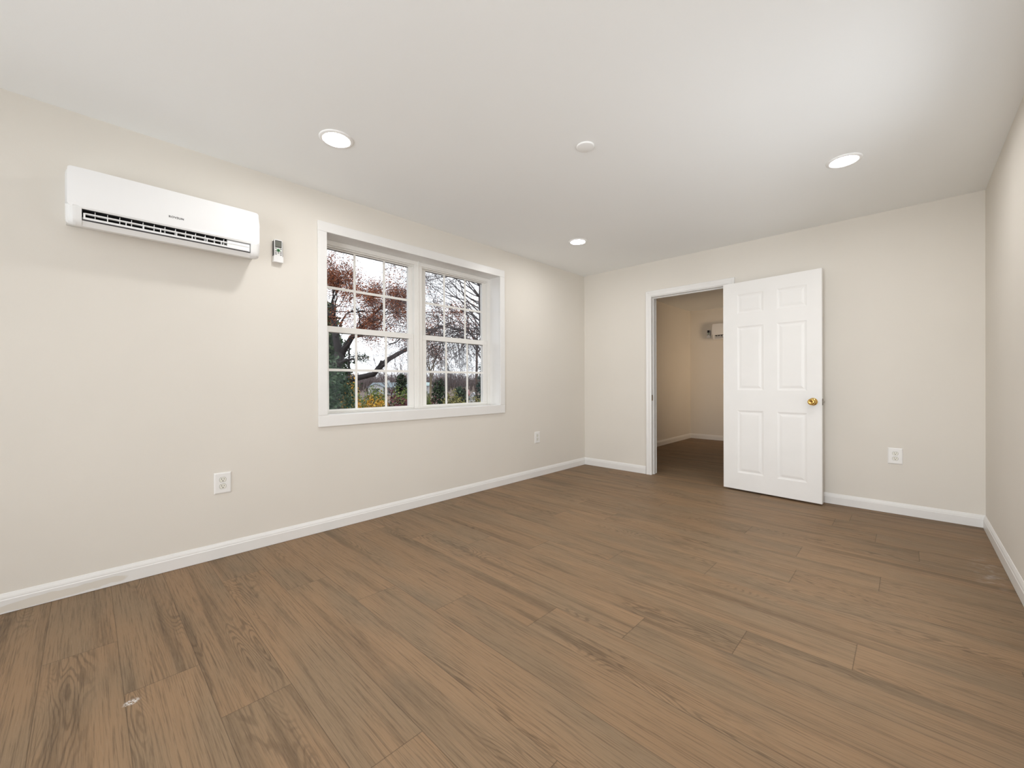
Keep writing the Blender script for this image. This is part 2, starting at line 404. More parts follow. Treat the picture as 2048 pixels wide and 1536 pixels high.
# baseboards: moulded profile (depth, height)
BB = [(0, 0.002), (0.013, 0.002), (0.013, 0.062), (0.0105, 0.067), (0.0105, 0.071), (0.0085, 0.078), (0.005, 0.086), (0.003, 0.091), (0, 0.092)]
def base_x(name, x, sgn, y0, y1, label): return S(MB().prism(BB, lambda a, b, t: (x+sgn*a, t, b), y0, y1).build(name, M['bb']), label)
def base_y(name, y, sgn, x0, x1, label): return S(MB().prism(BB, lambda a, b, t: (t, y+sgn*a, b), x0, x1).build(name, M['bb']), label)
def baseboard_material():
    """white trim with touch-up patches of beige wall paint low on the left run"""
    m = M['trim'].copy(); m.name = 'white_baseboard_paint'; nt = m.node_tree; b = nt.nodes['Principled BSDF']; L = nt.links.new
    src = b.inputs['Base Color'].links[0].from_socket
    tc = nd(nt, 'ShaderNodeTexCoord')
    mp = nd(nt, 'ShaderNodeMapping'); mp.vector_type = 'TEXTURE'
    mp.inputs['Location'].default_value = (0.013, -4.60, 0.030); mp.inputs['Scale'].default_value = (1, 0.27, 0.026); mp.inputs['Rotation'].default_value = (rad(1.5), 0, 0)
    L(tc.outputs['Object'], mp.inputs['Vector'])
    n = nd(nt, 'ShaderNodeTexNoise'); n.inputs['Scale'].default_value = 9; L(tc.outputs['Object'], n.inputs['Vector'])
    sx = nd(nt, 'ShaderNodeSeparateXYZ'); L(mp.outputs[0], sx.inputs[0])
    def mm(op, a, b_=None):
        q = nd(nt, 'ShaderNodeMath'); q.operation = op
        for i, x in enumerate((a, b_)):
            if x is None: continue
            if isinstance(x, (int, float)): q.inputs[i].default_value = x
            else: L(x, q.inputs[i])
        return q.outputs[0]
    r2 = mm('ADD', mm('POWER', mm('ABSOLUTE', sx.outputs[1]), 4.0), mm('POWER', mm('ABSOLUTE', mm('ADD', sx.outputs[2], mm('MULTIPLY', mm('SUBTRACT', n.outputs['Fac'], 0.5), 1.6))), 2.0))
    msk = nd(nt, 'ShaderNodeMapRange'); L(r2, msk.inputs[0]); msk.inputs[1].default_value = 0.55; msk.inputs[2].default_value = 0.75; msk.inputs[3].default_value = 0.8; msk.inputs[4].default_value = 0.0
    mx = nd(nt, 'ShaderNodeMix'); mx.data_type = 'RGBA'; L(msk.outputs[0], mx.inputs[0]); L(src, mx.inputs[6]); mx.inputs[7].default_value = (0.70, 0.655, 0.58, 1)
    L(mx.outputs[2], b.inputs['Base Color'])
    return m
M['bb'] = baseboard_material()
base_x('baseboard_left', 0, 1, RY, -0.013, 'white baseboard along the left wall')
base_y('baseboard_back', 0, -1, 0, 0.845, 'short white baseboard between corner and door casing')
base_y('baseboard_back', 0, -1, 1.79, RW, 'white baseboard behind and right of the open door')
base_x('baseboard_right', RW, -1, RY, -0.013, 'white baseboard along the right wall')
base_x('baseboard_far_left', 0.042, 1, 0.12, 3.477, 'baseboard on the left wall of the far room')
base_y('baseboard_far_back', 3.49, -1, 0.042, RW, 'baseboard on the end wall of the far room')

# ------------------------------------------------------------------ window casing and reveal
def ring(m, x0, x1, y0, y1, z0, z1, w):
    """rectangular frame of bar width w in the y-z plane"""
    m.box(x0, x1, y0, y1, z1-w, z1); m.box(x0, x1, y0, y1, z0, z0+w)
    m.box(x0, x1, y0, y0+w, z0+w, z1-w); m.box(x0, x1, y1-w, y1, z0+w, z1-w)
    return m
cs = MB()
OY0, OY1, OZ0, OZ1 = -3.358, -1.480, 0.752, 2.228
cs.box(0, 0.016, OY0, OY1, WZ1, OZ1); cs.box(0, 0.016, OY0, OY1, OZ0, WZ0)
cs.box(0, 0.016, OY0, WY0, WZ0, WZ1); cs.box(0, 0.016, WY1, OY1, WZ0, WZ1)
S(cs.build('trim_1', M['trim'], bevel=0.003), 'white flat casing around the double window')
rv = MB()
rv.box(-0.25, -0.0005, WY0-0.012, WY1+0.012, WZ1, WZ1+0.012); rv.box(-0.25, -0.0005, WY0-0.012, WY1+0.012, WZ0-0.012, WZ0)
rv.box(-0.25, -0.0005, WY0-0.012, WY0, WZ0, WZ1); rv.box(-0.25, -0.0005, WY1, WY1+0.012, WZ0, WZ1)
S(rv.build('trim_2', M['trim']), 'white reveal boards lining the window recess')

def window_unit(name, y0, y1, ug, um, lg, lm, label):
    """double-hung unit: ug/lg = glass span (y) of upper/lower sash, um/lm = muntin centres"""
    w = empty(name, (0, 0, 0), 0, label, None, None, 'structure')
    fr = MB()
    fw = 0.036
    fr.box(-0.235, -0.137, y0, y1, WZ1-fw, WZ1-0.001); fr.box(-0.235, -0.137, y0, y1, WZ0+0.001, WZ0+0.010)
    fr.box(-0.235, -0.137, y0, y0+fw, WZ0+0.010, WZ1-fw); fr.box(-0.235, -0.137, y1-fw, y1, WZ0+0.010, WZ1-fw)
    # inner tracks
    fr.box(-0.235, -0.178, y0+fw, y0+fw+0.014, WZ0+0.010, 1.48); fr.box(-0.235, -0.178, y1-fw-0.014, y1-fw, WZ0+0.010, 1.48)
    fr.box(-0.235, -0.150, y0+fw, y1-fw, WZ1-fw-0.010, WZ1-fw)
    fr.build('frame', M['vinyl'], w, bevel=0.002)
    def sash(nm, xa, xb, sy0, sy1, g, mc, gz0, gz1, sz0, sz1, mz):
        s = MB()
        s.box(xa, xb, sy0, sy1, gz1, sz1); s.box(xa, xb, sy0, sy1, sz0, gz0)
        s.box(xa, xb, sy0, g[0], gz0, gz1); s.box(xa, xb, g[1], sy1, gz0, gz1)
        so = s.build(nm, M['vinyl'], w, bevel=0.002)
        xm = (xa+xb)/2
        MB().box(xm-0.003, xm+0.003, g[0]-0.004, g[1]+0.004, gz0-0.004, gz1+0.004).build('pane', M['glass'], so)
        mu = MB()
        for c in mc: mu.box(xm+0.0035, xb-0.006, c-0.009, c+0.009, gz0, gz1)
        ys = [g[0]] + [q for c in mc for q in (c-0.009, c+0.009)] + [g[1]]
        for a, b in zip(ys[::2], ys[1::2]): mu.box(xm+0.0035, xb-0.006, a, b, mz-0.010, mz+0.010)
        mu.build('muntins', M['vinyl'], so)
        gk = MB(); gk.box(xm+0.0032, xm+0.006, g[0], g[1], gz1-0.0035, gz1); gk.build('gasket', M['gap'], so)
        return so
    up = sash('upper_sash', -0.212, -0.181, y0+fw, y1-fw, ug, um, 1.497, 2.103, 1.458, 2.124, 1.806)
    lo_ = sash('lower_sash', -0.176, -0.145, y0+fw+0.002, y1-fw-0.002, lg, lm, 0.864, 1.457, 0.846, 1.503, 1.168)
    return w
window_unit('window_1', WY0, -2.434, (-3.232, -2.503), (-2.995, -2.7355), (-3.220, -2.523), (-3.001, -2.7405), 'left double-hung window, three by two panes over three by two')
window_unit('window_2', -2.426, WY1, (-2.322, -1.620), (-2.104, -1.8455), (-2.340, -1.642), (-2.110, -1.850), 'right double-hung window, three by two panes over three by two')
S(MB().box(-0.235, -0.130, -2.434, -2.426, WZ0, WZ1).build('trim_6', M['vinyl']), 'white mullion strip between the two window units')

# window added behind the camera; the rear fill lights stand in front of it
wr = empty('added_window_3', (0, 0, 0), 0, 'window added for fill light in the wall behind the camera', None, None, 'structure')
m = MB()
for (a, b, c, d) in [(0.22, 3.21, 0.22, 0.27), (0.22, 3.21, 2.13, 2.18), (0.22, 0.27, 0.27, 2.13), (3.16, 3.21, 0.27, 2.13), (1.69, 1.74, 0.27, 2.13)]:
    m.box(a, b, RY-0.10, RY-0.03, c, d)
fo = m.build('frame', M['vinyl'], wr)
MB().box(0.27, 3.16, RY-0.07, RY-0.064, 0.27, 2.13).build('pane', M['glass'], fo)

w4 = empty('added_window_4', (0, 0, 0), 0, 'window added for fill light in the right wall, outside the picture', None, None, 'structure')  # unseen window added to go with the side fill
m = MB()
for (a, b, c, d) in [(-2.72, -1.48, 0.38, 0.42), (-2.72, -1.48, 1.98, 2.02), (-2.72, -2.68, 0.42, 1.98), (-1.52, -1.48, 0.42, 1.98), (-2.68, -1.52, 1.18, 1.22)]:
    m.box(RW+0.04, RW+0.11, a, b, c, d)
fo = m.build('frame', M['vinyl'], w4)
MB().box(RW+0.07, RW+0.076, -2.68, -1.52, 0.42, 1.98).build('pane', M['glass'], fo)

# ------------------------------------------------------------------ doorway
dc = MB()
prof = [(0, 0), (0.008, 0), (0.010, 0.004), (0.013, 0.012), (0.014, 0.040), (0.017, 0.050), (0.017, 0.060), (0.013, 0.065), (0, 0.065)]  # (out of wall, across)
X0c, X1c, ZT = 0.914, 1.720, 2.044
dc.prism(prof, lambda a, b, t: (X0c-b, -a, t + (b if t > 1 else 0)), 0.001, ZT)
dc.prism(prof, lambda a, b, t: (X1c+b, -a, t + (b if t > 1 else 0)), 0.001, ZT)
dc.prism(prof, lambda a, b, t: ((X0c-b) if t < 1.2 else (X1c+b), -a, ZT+b), X0c, X1c)
dc.prism(prof, lambda a, b, t: (X0c-b, 0.12+a, t + (b if t > 1 else 0)), 0.001, ZT)
dc.prism(prof, lambda a, b, t: (X1c+b, 0.12+a, t + (b if t > 1 else 0)), 0.001, ZT)
dc.prism(prof, lambda a, b, t: ((X0c-b) if t < 1.2 else (X1c+b), 0.12+a, ZT+b), X0c, X1c)
S(dc.build('trim_3', M['trim']), 'white moulded casing around the doorway')
jb = MB()
jb.box(DX0, 0.909, 0, 0.12, 0, 2.038); jb.box(1.725, DX1, 0, 0.12, 0, 2.038); jb.box(DX0, DX1, 0, 0.12, 2.038, DZ)
jb.box(0.909, 0.921, 0.042, 0.078, 0.001, 2.026); jb.box(1.713, 1.725, 0.042, 0.078, 0.001, 2.026); jb.box(0.909, 1.725, 0.042, 0.078, 2.026, 2.038)
jo = S(jb.build('trim_4', M['trim'], bevel=0.0015), 'white door jamb with stop')
st = MB().box(0.9085, 0.9105, 0.004, 0.036, 0.852, 0.918); st.box(0.900, 0.9105, -0.004, 0.004, 0.868, 0.902)
so = st.build('strike_plate', M['brassdark'], jo, bevel=0.001); so['label'] = 'brass strike plate'

# door slab, local: +s from hinge to latch edge, front face at y=0 facing -y, body behind to +T
dw, dh, dz0, T = 0.806, 2.012, 0.018, 0.035
ang = math.atan2(-0.080, 0.796)
door = empty('door_1', (1.702, -0.080, 0), ang, 'white six-panel door swung wide open against the end wall', None, None, 'structure')
def door_slab():
    m = MB()
    cols = [(0.130, 0.360), (0.470, 0.700)]; rows = [(0.180, 0.788), (0.984, 1.600), (1.724, 1.912)]
    xs = [0, .130, .360, .470, .700, dw]; zs = [dz0, .180, .788, .984, 1.600, 1.724, 1.912, dz0+dh]
    loops = [(0, 0), (0.006, 0.0025), (0.016, 0.0052), (0.022, 0.0052), (0.034, 0.0024), (0.044, 0.0010)]
    for side in (0, 1):
        def P(x, z, d): return (x, d, z) if side == 0 else (x, T-d, z)
        def F(q): return q if side == 0 else q[::-1]
        for i in range(5):
            for j in range(7):
                a, b, c, d = xs[i], xs[i+1], zs[j], zs[j+1]
                if (a, b) in cols and (c, d) in rows:
                    prev = None
                    for ins, dep in loops:
                        r = [P(a+ins, c+ins, dep), P(b-ins, c+ins, dep), P(b-ins, d-ins, dep), P(a+ins, d-ins, dep)]
                        if prev:
                            m.add(prev+r, [F((k, (k+1) % 4, 4+(k+1) % 4, 4+k)) for k in range(4)])
                        prev = r
                    m.add(prev, [F((0, 1, 2, 3))])
                else: m.add([P(a, c, 0), P(b, c, 0), P(b, d, 0), P(a, d, 0)], [F((0, 1, 2, 3))])
    z1 = dz0+dh
    m.add([(0,0,dz0),(0,T,dz0),(0,T,z1),(0,0,z1),(dw,0,dz0),(dw,T,dz0),(dw,T,z1),(dw,0,z1)], [(0,3,2,1),(4,5,6,7),(0,1,5,4),(3,7,6,2)])
    return m
slab = door_slab().build('door_panel', M['door'], door)
kb = MB()
# rosette, neck and knob turned about the -y axis
kp = [(0.0, 0), (0.033, 0), (0.033, -0.003), (0.030, -0.008), (0.016, -0.011), (0.0115, -0.016), (0.0115, -0.028), (0.017, -0.033), (0.0255, -0.040), (0.0285, -0.050), (0.0265, -0.060), (0.019, -0.066), (0.012, -0.067), (0.0105, -0.064), (0.0, -0.063)]
kb.lathe(kp, (0.744, 0, 0.890), 40, 'y')
ko = kb.build('door_knob', M['brass'], door); ko['label'] = 'polished brass knob'
MB().box(0.741, 0.747, -0.0665, -0.0630, 0.8885, 0.8915).build('lock_button', M['brassdark'], ko)
kb2 = MB().lathe([(r, T-h) for r, h in kp], (0.744, 0, 0.890), 40, 'y').build('door_knob', M['brass'], door)
lp = MB().box(dw, dw+0.002, 0.005, 0.030, 0.862, 0.918).build('latch_plate', M['steel'], door)
MB().prism([(0, 0.011), (0.013, 0.011), (0.013, 0.016), (0, 0.025)], lambda a, b, t: (dw+0.002+a, b, t), 0.881, 0.899).build('latch_bolt', M['steel'], lp)
for z in (0.25, 1.05, 1.82):
    hg = MB(); hg.lathe([(0.0065, 0), (0.0065, 0.089)], (-0.004, T+0.004, z), 12)
    hg.box(-0.003, 0.0, 0.004, T, z, z+0.089); hg.build('hinge', M['brass'], door)

# ------------------------------------------------------------------ air conditioner
def rrect_rows(hw, z0, z1, r, n=6):
    """half-widths of a rounded-corner rectangle, row by row from z0 to z1"""
    out = []
    for i in range(n+1):
        t = i/n*PI/2; out.append((z0 + r*(1-math.cos(t)), hw - r*(1-math.sin(t))))
    k = 8
    for i in range(1, k): out.append((z0+r + (z1-z0-2*r)*i/k, hw))
    for i in range(n+1):
        t = PI/2*(1-i/n); out.append((z1 - r*(1-math.cos(t)), hw - r*(1-math.sin(t))))
    return out
def text_mesh(txt, size, matl, name, parent, mat4, spacing=1.05):
    cu = bpy.data.curves.new('t', 'FONT'); cu.body = txt; cu.size = size; cu.extrude = 0.0008; cu.offset = 0.0002; cu.align_x = 'CENTER'; cu.space_character = spacing
    ob = bpy.data.objects.new('t', cu); C.objects.link(ob)
    dg = bpy.context.evaluated_depsgraph_get(); me = bpy.data.meshes.new_from_object(ob.evaluated_get(dg))
    bpy.data.objects.remove(ob); bpy.data.curves.remove(cu)
    me.materials.clear(); me.materials.append(matl)
    me.transform(mat4); me.name = name
    o = bpy.data.objects.new(name, me); C.objects.link(o); o.parent = parent
    return o
def make_ac(label):
    """origin on the wall at the unit's centre, z=0 at 1.80 m; +x out of the wall, y along it"""
    a = empty('air_conditioner', (0, 0, 0), 0, label, 'air conditioner')
    hw = 0.405
    # closed body section (x, z) and the same with the outlet cut into it
    front = [(0, 0.064), (0.06, 0.056), (0.10, 0.047), (0.150, 0.029), (0.172, 0.029), (0.186, 0.042), (0.194, 0.064), (0.197, 0.108)]
    back = [(0.197, 0.118), (0.186, 0.120), (0.170, 0.300), (0.160, 0.306), (0, 0.306)]
    solid = front + back
    cut = front[:5] + [(0.180, 0.040), (0.189, 0.052), (0.130, 0.060), (0.118, 0.100), (0.1965, 0.107)] + [(0.197, 0.112)] + back
    b = MB()
    f = lambda x, z, t: (x, t, z)
    y0, y1 = -0.350, 0.350
    # rounded left and right cheeks
    for sgn in (-1, 1):
        rows = []
        for i in range(7):
            t = i/6*PI/2; rows.append((sgn*(hw-0.034+0.034*math.sin(t)), 1-0.20*(1-math.cos(t))))
        ys = [sgn*0.350] + [r[0] for r in rows]; sc = [1] + [r[1] for r in rows]
        def sec(k, y): return [(x*k, y, 0.168+(z-0.168)*(k if x > 0.001 else (0.9+0.1*k))) for x, z in solid]
        n = len(solid)
        for i in range(len(ys)-1):
            A = sec(sc[i], ys[i]); B_ = sec(sc[i+1], ys[i+1])
            q = [(k, (k+1) % n, n+(k+1) % n, n+k) for k in range(n)]
            b.add(A+B_, q if sgn > 0 else [x[::-1] for x in q], True)
        b.add(sec(sc[-1], ys[-1]), [tuple(range(n)) if sgn > 0 else tuple(range(n))[::-1]])
        b.add(sec(1, sgn*0.350), [tuple(range(n))[::-1] if sgn > 0 else tuple(range(n))])
    b.prism(cut, f, y0, y1)
    bo = b.build('body', M['plastic2'], a)
    # dark lining of the air outlet
    d = MB(); d.box(0.1195, 0.1215, y0+0.001, 0.232, 0.061, 0.100)
    d.prism([(0.122, 0.0985), (0.19, 0.1055), (0.19, 0.1065), (0.122, 0.1)], f, y0+0.001, 0.232)
    d.prism([(0.131, 0.0605), (0.187, 0.0535), (0.187, 0.0545), (0.131, 0.0615)], f, y0+0.001, 0.345)
    d.build('outlet_lining', M['fan'], a)
    # louvre: upper bar, lower blade and the closed end block
    lv = MB(); lv.prism([(0.180, 0.0835), (0.1935, 0.085), (0.1935, 0.0895), (0.180, 0.088)], f, -0.340, 0.345)
    lv.prism([(0.168, 0.060), (0.191, 0.059), (0.1925, 0.0685), (0.170, 0.072)], f, -0.345, 0.345)
    lv.box(0.176, 0.1925, -0.345, -0.338, 0.062, 0.0885)
    lv.box(0.170, 0.1895, 0.233, 0.345, 0.060, 0.100)
    lo2 = lv.build('louver', M['plastic'], a)
    g = MB(); g.prism([(0.1885, 0.053), (0.1935, 0.054), (0.1935, 0.0575), (0.1885, 0.0575)], f, -0.348, 0.345)
    g.build('outlet_gap', M['dark'], a)
    for k in range(13):       # upright guide vanes behind the bar
        y = -0.305 + k*0.0435
        MB().prism([(0.150, 0.066), (0.186, 0.066), (0.190, 0.102), (0.150, 0.099)], f, y-0.0010, y+0.0010).build('vane', M['plastic2'], a)
    for k in range(8):
        y = -0.262 + k*0.0665
        MB().box(0.186, 0.1935, y-0.0018, y+0.0018, 0.066, 0.086).build('louver_stay', M['plastic'], lo2)
    # glossy front panel with rounded corners, slightly bellied
    rows = rrect_rows(0.397, 0.113, 0.309, 0.014)
    def px(z, u):
        t = (z-0.113)/0.196
        return 0.200 - 0.026*t**1.6 + 0.004*math.sin(PI*t) - 0.006*abs(u)**8
    N = 24; v = []; fs = []
    us = [math.copysign(1-(1-abs(-1+2*i/N))**1.3, -1+2*i/N) for i in range(N+1)]
    for z, w in rows:
        for u in us: v.append((px(z, u), u*w, z))
    R_ = len(rows)
    for i in range(R_-1):
        for k in range(N): q = i*(N+1)+k; fs.append((q, q+1, q+N+2, q+N+1))
    p = MB(); p.add(v, fs, True)
    # rim back to the body
    border = [k for k in range(N+1)] + [i*(N+1)+N for i in range(1, R_)] + [(R_-1)*(N+1)+k for k in range(N-1, -1, -1)] + [i*(N+1) for i in range(R_-2, 0, -1)]
    bv = [v[q] for q in border]; nb = len(bv)
    bk = [(x-0.012, y, z) for x, y, z in bv]
    p.add(bv+bk, [(k, nb+k, nb+(k+1) % nb, (k+1) % nb) for k in range(nb)])
    po = p.build('front_panel', M['plastic'], a)
    tz = 0.156; tx = px(tz, 0)+0.0003
    slope = math.atan2(px(tz+0.01, 0)-px(tz-0.01, 0), 0.02)
    m4 = Matrix.Translation((tx, 0.002, tz)) @ Matrix.Rotation(slope, 4, 'Y') @ Matrix(((0,0,1,0),(1,0,0,0),(0,1,0,0),(0,0,0,1)))
    to = text_mesh('ROVSUN', 0.0150, M['letter'], 'lettering', po, m4, 1.12); to['label'] = 'small dark lettering'
    for (yy, zz) in ((0.162, 0.232), (0.168, 0.226), (0.174, 0.236)):
        MB().box(px(zz, 0.4)-0.001, px(zz, 0.4)+0.0004, yy-0.0012, yy+0.0012, zz-0.0012, zz+0.0012).build('display_mark', M['plate'], po)
    return a
ac = make_ac('white split air conditioner high on the left wall, left of the window')
ac.location = (0, -4.166, 1.796)
ac2 = copy_tree(ac)
ac2.location = (0.895, 3.49, 1.796); ac2.rotation_euler = (0, 0, -PI/2)
ac2['label'] = 'white air conditioner in the far room, half hidden behind the open door'

# ------------------------------------------------------------------ remote and its wall holder
def make_remote():
    r = empty('remote_control', (0, 0, 0), 0, 'white remote with green round button beside the air conditioner', 'remote control')
    b = MB(); hw = 0.0245
    rows = rrect_rows(hw, 0.0, 0.145, 0.007, 5); n = len(rows)
    outl = [(w, z) for z, w in rows] + [(-w, z) for z, w in rows[::-1]]
    b.prism(outl, lambda y, z, t: (t, y, z), 0.010, 0.028)
    b.build('case', M['plastic2'], r, bevel=0.0015)
    MB().box(0.0282, 0.0290, -0.0195, 0.0195, 0.091, 0.138).build('screen_surround', M['black'], r, bevel=0.0003)
    MB().box(0.0290, 0.0295, -0.0172, 0.0172, 0.096, 0.134).build('screen', M['lcd'], r)
    MB().lathe([(0.0128, 0.0282), (0.0128, 0.0287), (0.0, 0.0287)], (0, 0.0, 0.0735), 28, 'x').build('button_ring', M['greenpale'], r)
    gb = MB().lathe([(0.0085, 0.0287), (0.0082, 0.0303), (0.0, 0.0306)], (0, 0.0, 0.0735), 24, 'x').build('button', M['green'], r); gb['label'] = 'green round button'
    for (y, z, w) in [(-0.0152, .0850, .0042), (0.0152, .0828, .0048), (-0.0152, .0672, .0045), (0.0152, .0655, .0045), (-0.0152, .0565, .0045), (0, .0560, .0045), (0.0152, .0550, .0045), (-0.0148, .0465, .0052), (0.0148, .0445, .0050)]:
        MB().box(0.0282, 0.0297, y-w, y+w, z-0.0024, z+0.0024).build('button', M['dark'], r, bevel=0.0008)
    return r
def make_holder():
    h = empty('remote_holder', (0, 0, 0), 0, 'white wall holder cradling the remote beside the air conditioner', 'holder')
    m = MB(); m.box(0, 0.004, -0.0285, 0.0285, 0.0, 0.142)
    m.box(0.004, 0.0315, -0.0290, -0.0262, 0.0, 0.037); m.box(0.004, 0.0315, 0.0262, 0.0290, 0.0, 0.037)
    m.box(0.0295, 0.0325, -0.0290, 0.0290, 0.0, 0.037); m.box(0.0, 0.0325, -0.0290, 0.0290, -0.003, 0.0)
    m.build('cradle', M['plastic'], h, bevel=0.001)
    for q in (-0.0285, 0.0262): MB().box(0.004, 0.022, q, q+0.0023, 0.037, 0.136).build('side_rail', M['dark'], h, bevel=0.0006)
    return h
holder = make_holder(); remote = make_remote()
holder.location = (0, -3.6165, 1.871); remote.location = (0, -3.6165, 1.8735)
h2 = copy_tree(holder); r2 = copy_tree(remote)
h2.location = (0.385, 3.49, 1.878); r2.location = (0.385, 3.49, 1.8805); h2.rotation_euler = r2.rotation_euler = (0, 0, -PI/2)
h2['label'] = 'small wall holder in the far room, left of its air conditioner'
r2['label'] = 'dark-screened remote seen through the doorway, left of the far air conditioner'
for c_ in kids(r2):
    if c_.name.startswith('screen') and 'surround' not in c_.name:
        c_.data = c_.data.copy(); c_.data.materials[0] = M['black']

# ------------------------------------------------------------------ wall outlets
def make_outlet():
    o = empty('wall_outlet', (0, 0, 0), 0, None, 'outlet', 'duplex wall outlets')
    W2, H2 = 0.0445, 0.0640
    p = MB(); prof = [(0.0, 0.0), (0.0030, 0.0005), (0.0050, 0.004), (0.0060, 0.0075)]  # (out, inset)
    prev = None
    for x, ins in prof:
        q = [(x, -W2+ins, -H2+ins), (x, W2-ins, -H2+ins), (x, W2-ins, H2-ins), (x, -W2+ins, H2-ins)]
        if prev: p.add(prev+q, [(k, (k+1) % 4, 4+(k+1) % 4, 4+k) for k in range(4)])
        prev = q
    p.add(prev, [(0, 1, 2, 3)])
    po = p.build('cover_plate', M['plate'], o)
    for zc in (0.0205, -0.0205):
        r = MB()
        pts = []
        for k in range(32):
            t = 2*PI*k/32; y, z = 0.0172*math.cos(t), 0.0172*math.sin(t); z = max(-0.0142, min(0.0142, z)); pts.append((y, z))
        r.prism(pts, lambda y, z, t: (t, y, zc+z), 0.0045, 0.0078)
        ro = r.build('receptacle', M['ivory'], o)
        e = MB(); e.prism([(y*1.055, z*1.06) for y, z in pts], lambda y, z, t: (t, y, zc+z), 0.0058, 0.0063); e.build('receptacle_gap', M['dark'], ro)
        s = MB(); s.box(0.0079, 0.0083, -0.0073, -0.0050, zc+0.001, zc+0.0085); s.box(0.0079, 0.0083, 0.0050, 0.0073, zc+0.0018, zc+0.0078)
        s.lathe([(0.0028, 0.0079), (0.0028, 0.0083)], (0, 0, zc-0.0070), 12, 'x'); s.build('slots', M['black'], ro)
    MB().lathe([(0.0032, 0.006), (0.0028, 0.0072), (0, 0.0074)], (0, 0, 0), 14, 'x').build('screw', M['plate'], po)
    return o
o1 = make_outlet(); o1.location = (0.0005, -3.926, 0.456); o1['label'] = 'white double outlet low on the left wall, below the air conditioner'
o2 = copy_tree(o1); o2.location = (0.0005, -0.955, 0.444); o2['label'] = 'white double outlet right of the window, near the corner'
o3 = copy_tree(o1); o3.location = (2.957, -0.0005, 0.464); o3.rotation_euler = (0, 0, -PI/2); o3['label'] = 'white double outlet on the end wall, right of the open door'

# ------------------------------------------------------------------ ceiling fittings
def make_light():
    o = empty('recessed_light', (0, 0, 0), 0, None, 'ceiling light', 'recessed ceiling lights')
    MB().lathe([(0.0905, 0.0), (0.0900, -0.0035), (0.0860, -0.0060), (0.0760, -0.0075), (0.0690, -0.0060), (0.0665, -0.0020), (0.0665, 0.0)], (0, 0, 0), 64).build('trim_ring', M['fixture'], o)
    MB().lathe([(0.0, -0.0045), (0.050, -0.0042), (0.0664, -0.0025), (0.0664, -0.0005)], (0, 0, 0), 64).build('diffuser', M['lamp'], o)
    return o
l1 = make_light(); l1.location = (0.715, -3.520, H); l1['label'] = 'lit round ceiling light left of the others, nearest the air conditioner'
for (x, y, lb) in [(0.712, -1.165, 'lit round ceiling light near the far corner, smallest in view'), (2.745, -1.220, 'lit round ceiling light at the right, above the open door'),
                   (2.745, -3.560, 'lit round ceiling light above and behind the camera')]:
    q = copy_tree(l1); q.location = (x, y, H); q['label'] = lb
cv = MB().lathe([(0.0515, 0), (0.0515, -0.004), (0.050, -0.007), (0.046, -0.0085), (0, -0.009)], (0, 0, 0), 56).build('ceiling_cover', M['fixture'], loc=(1.678, -2.478, H))
tag(cv, 'plain round white cover plate in the middle of the ceiling', 'cover plate')


# ================================================================== outdoors
def at(px, d, z=None):
    """ground point seen in image column px at distance d along the view"""
    v = CAM + FWD*d + RGT*((px-1024)*d/FPX)
    return Vector((v.x, v.y, GZ if z is None else z))
def zat(py, d): return CAM.z + (768-py)*d/FPX
GZ = -2.4
M['bark'] = mat('dark_bark', (0.025, 0.020, 0.020), 0.9, nscale=6, namt=0.4)
M['barkgrey'] = mat('grey_bark', (0.100, 0.086, 0.088), 0.9, nscale=6, namt=0.4)
M['barkpale'] = mat('pale_bark', (0.186, 0.149, 0.093), 0.9, nscale=4, namt=0.3)
M['barkbrown'] = mat('brown_bark', (0.105, 0.074, 0.062), 0.9, nscale=4, namt=0.3)
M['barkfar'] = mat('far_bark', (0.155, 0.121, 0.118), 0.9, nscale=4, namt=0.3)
M['oakleaf'] = leafmat('russet_oak_leaves', [(0, (0.09, 0.03, 0.02)), (0.4, (0.27, 0.085, 0.04)), (0.8, (0.42, 0.145, 0.065)), (1, (0.48, 0.23, 0.13))])
M['pineleaf'] = leafmat('dark_needles', [(0, (0.010, 0.020, 0.012)), (0.6, (0.035, 0.060, 0.032)), (1, (0.09, 0.13, 0.06))])
M['holly'] = leafmat('dark_evergreen_leaves', [(0, (0.012, 0.028, 0.018)), (0.6, (0.045, 0.085, 0.045)), (1, (0.14, 0.20, 0.12))])
M['yellow'] = leafmat('golden_leaves', [(0, (0.14, 0.09, 0.02)), (0.35, (0.40, 0.19, 0.02)), (0.7, (0.62, 0.33, 0.03)), (1, (0.75, 0.48, 0.08))])
M['greenleaf'] = leafmat('mid_green_leaves', [(0, (0.04, 0.065, 0.015)), (0.6, (0.14, 0.19, 0.04)), (1, (0.30, 0.33, 0.09))])
M['olive'] = leafmat('olive_leaves', [(0, (0.06, 0.055, 0.02)), (0.6, (0.20, 0.18, 0.055)), (1, (0.36, 0.33, 0.12))])
M['burgundy'] = leafmat('burgundy_leaves', [(0, (0.03, 0.010, 0.012)), (0.6, (0.095, 0.025, 0.032)), (1, (0.22, 0.07, 0.07))])
M['bluegreen'] = leafmat('blue_green_needles', [(0, (0.015, 0.032, 0.030)), (0.6, (0.05, 0.09, 0.08)), (1, (0.10, 0.17, 0.14))])

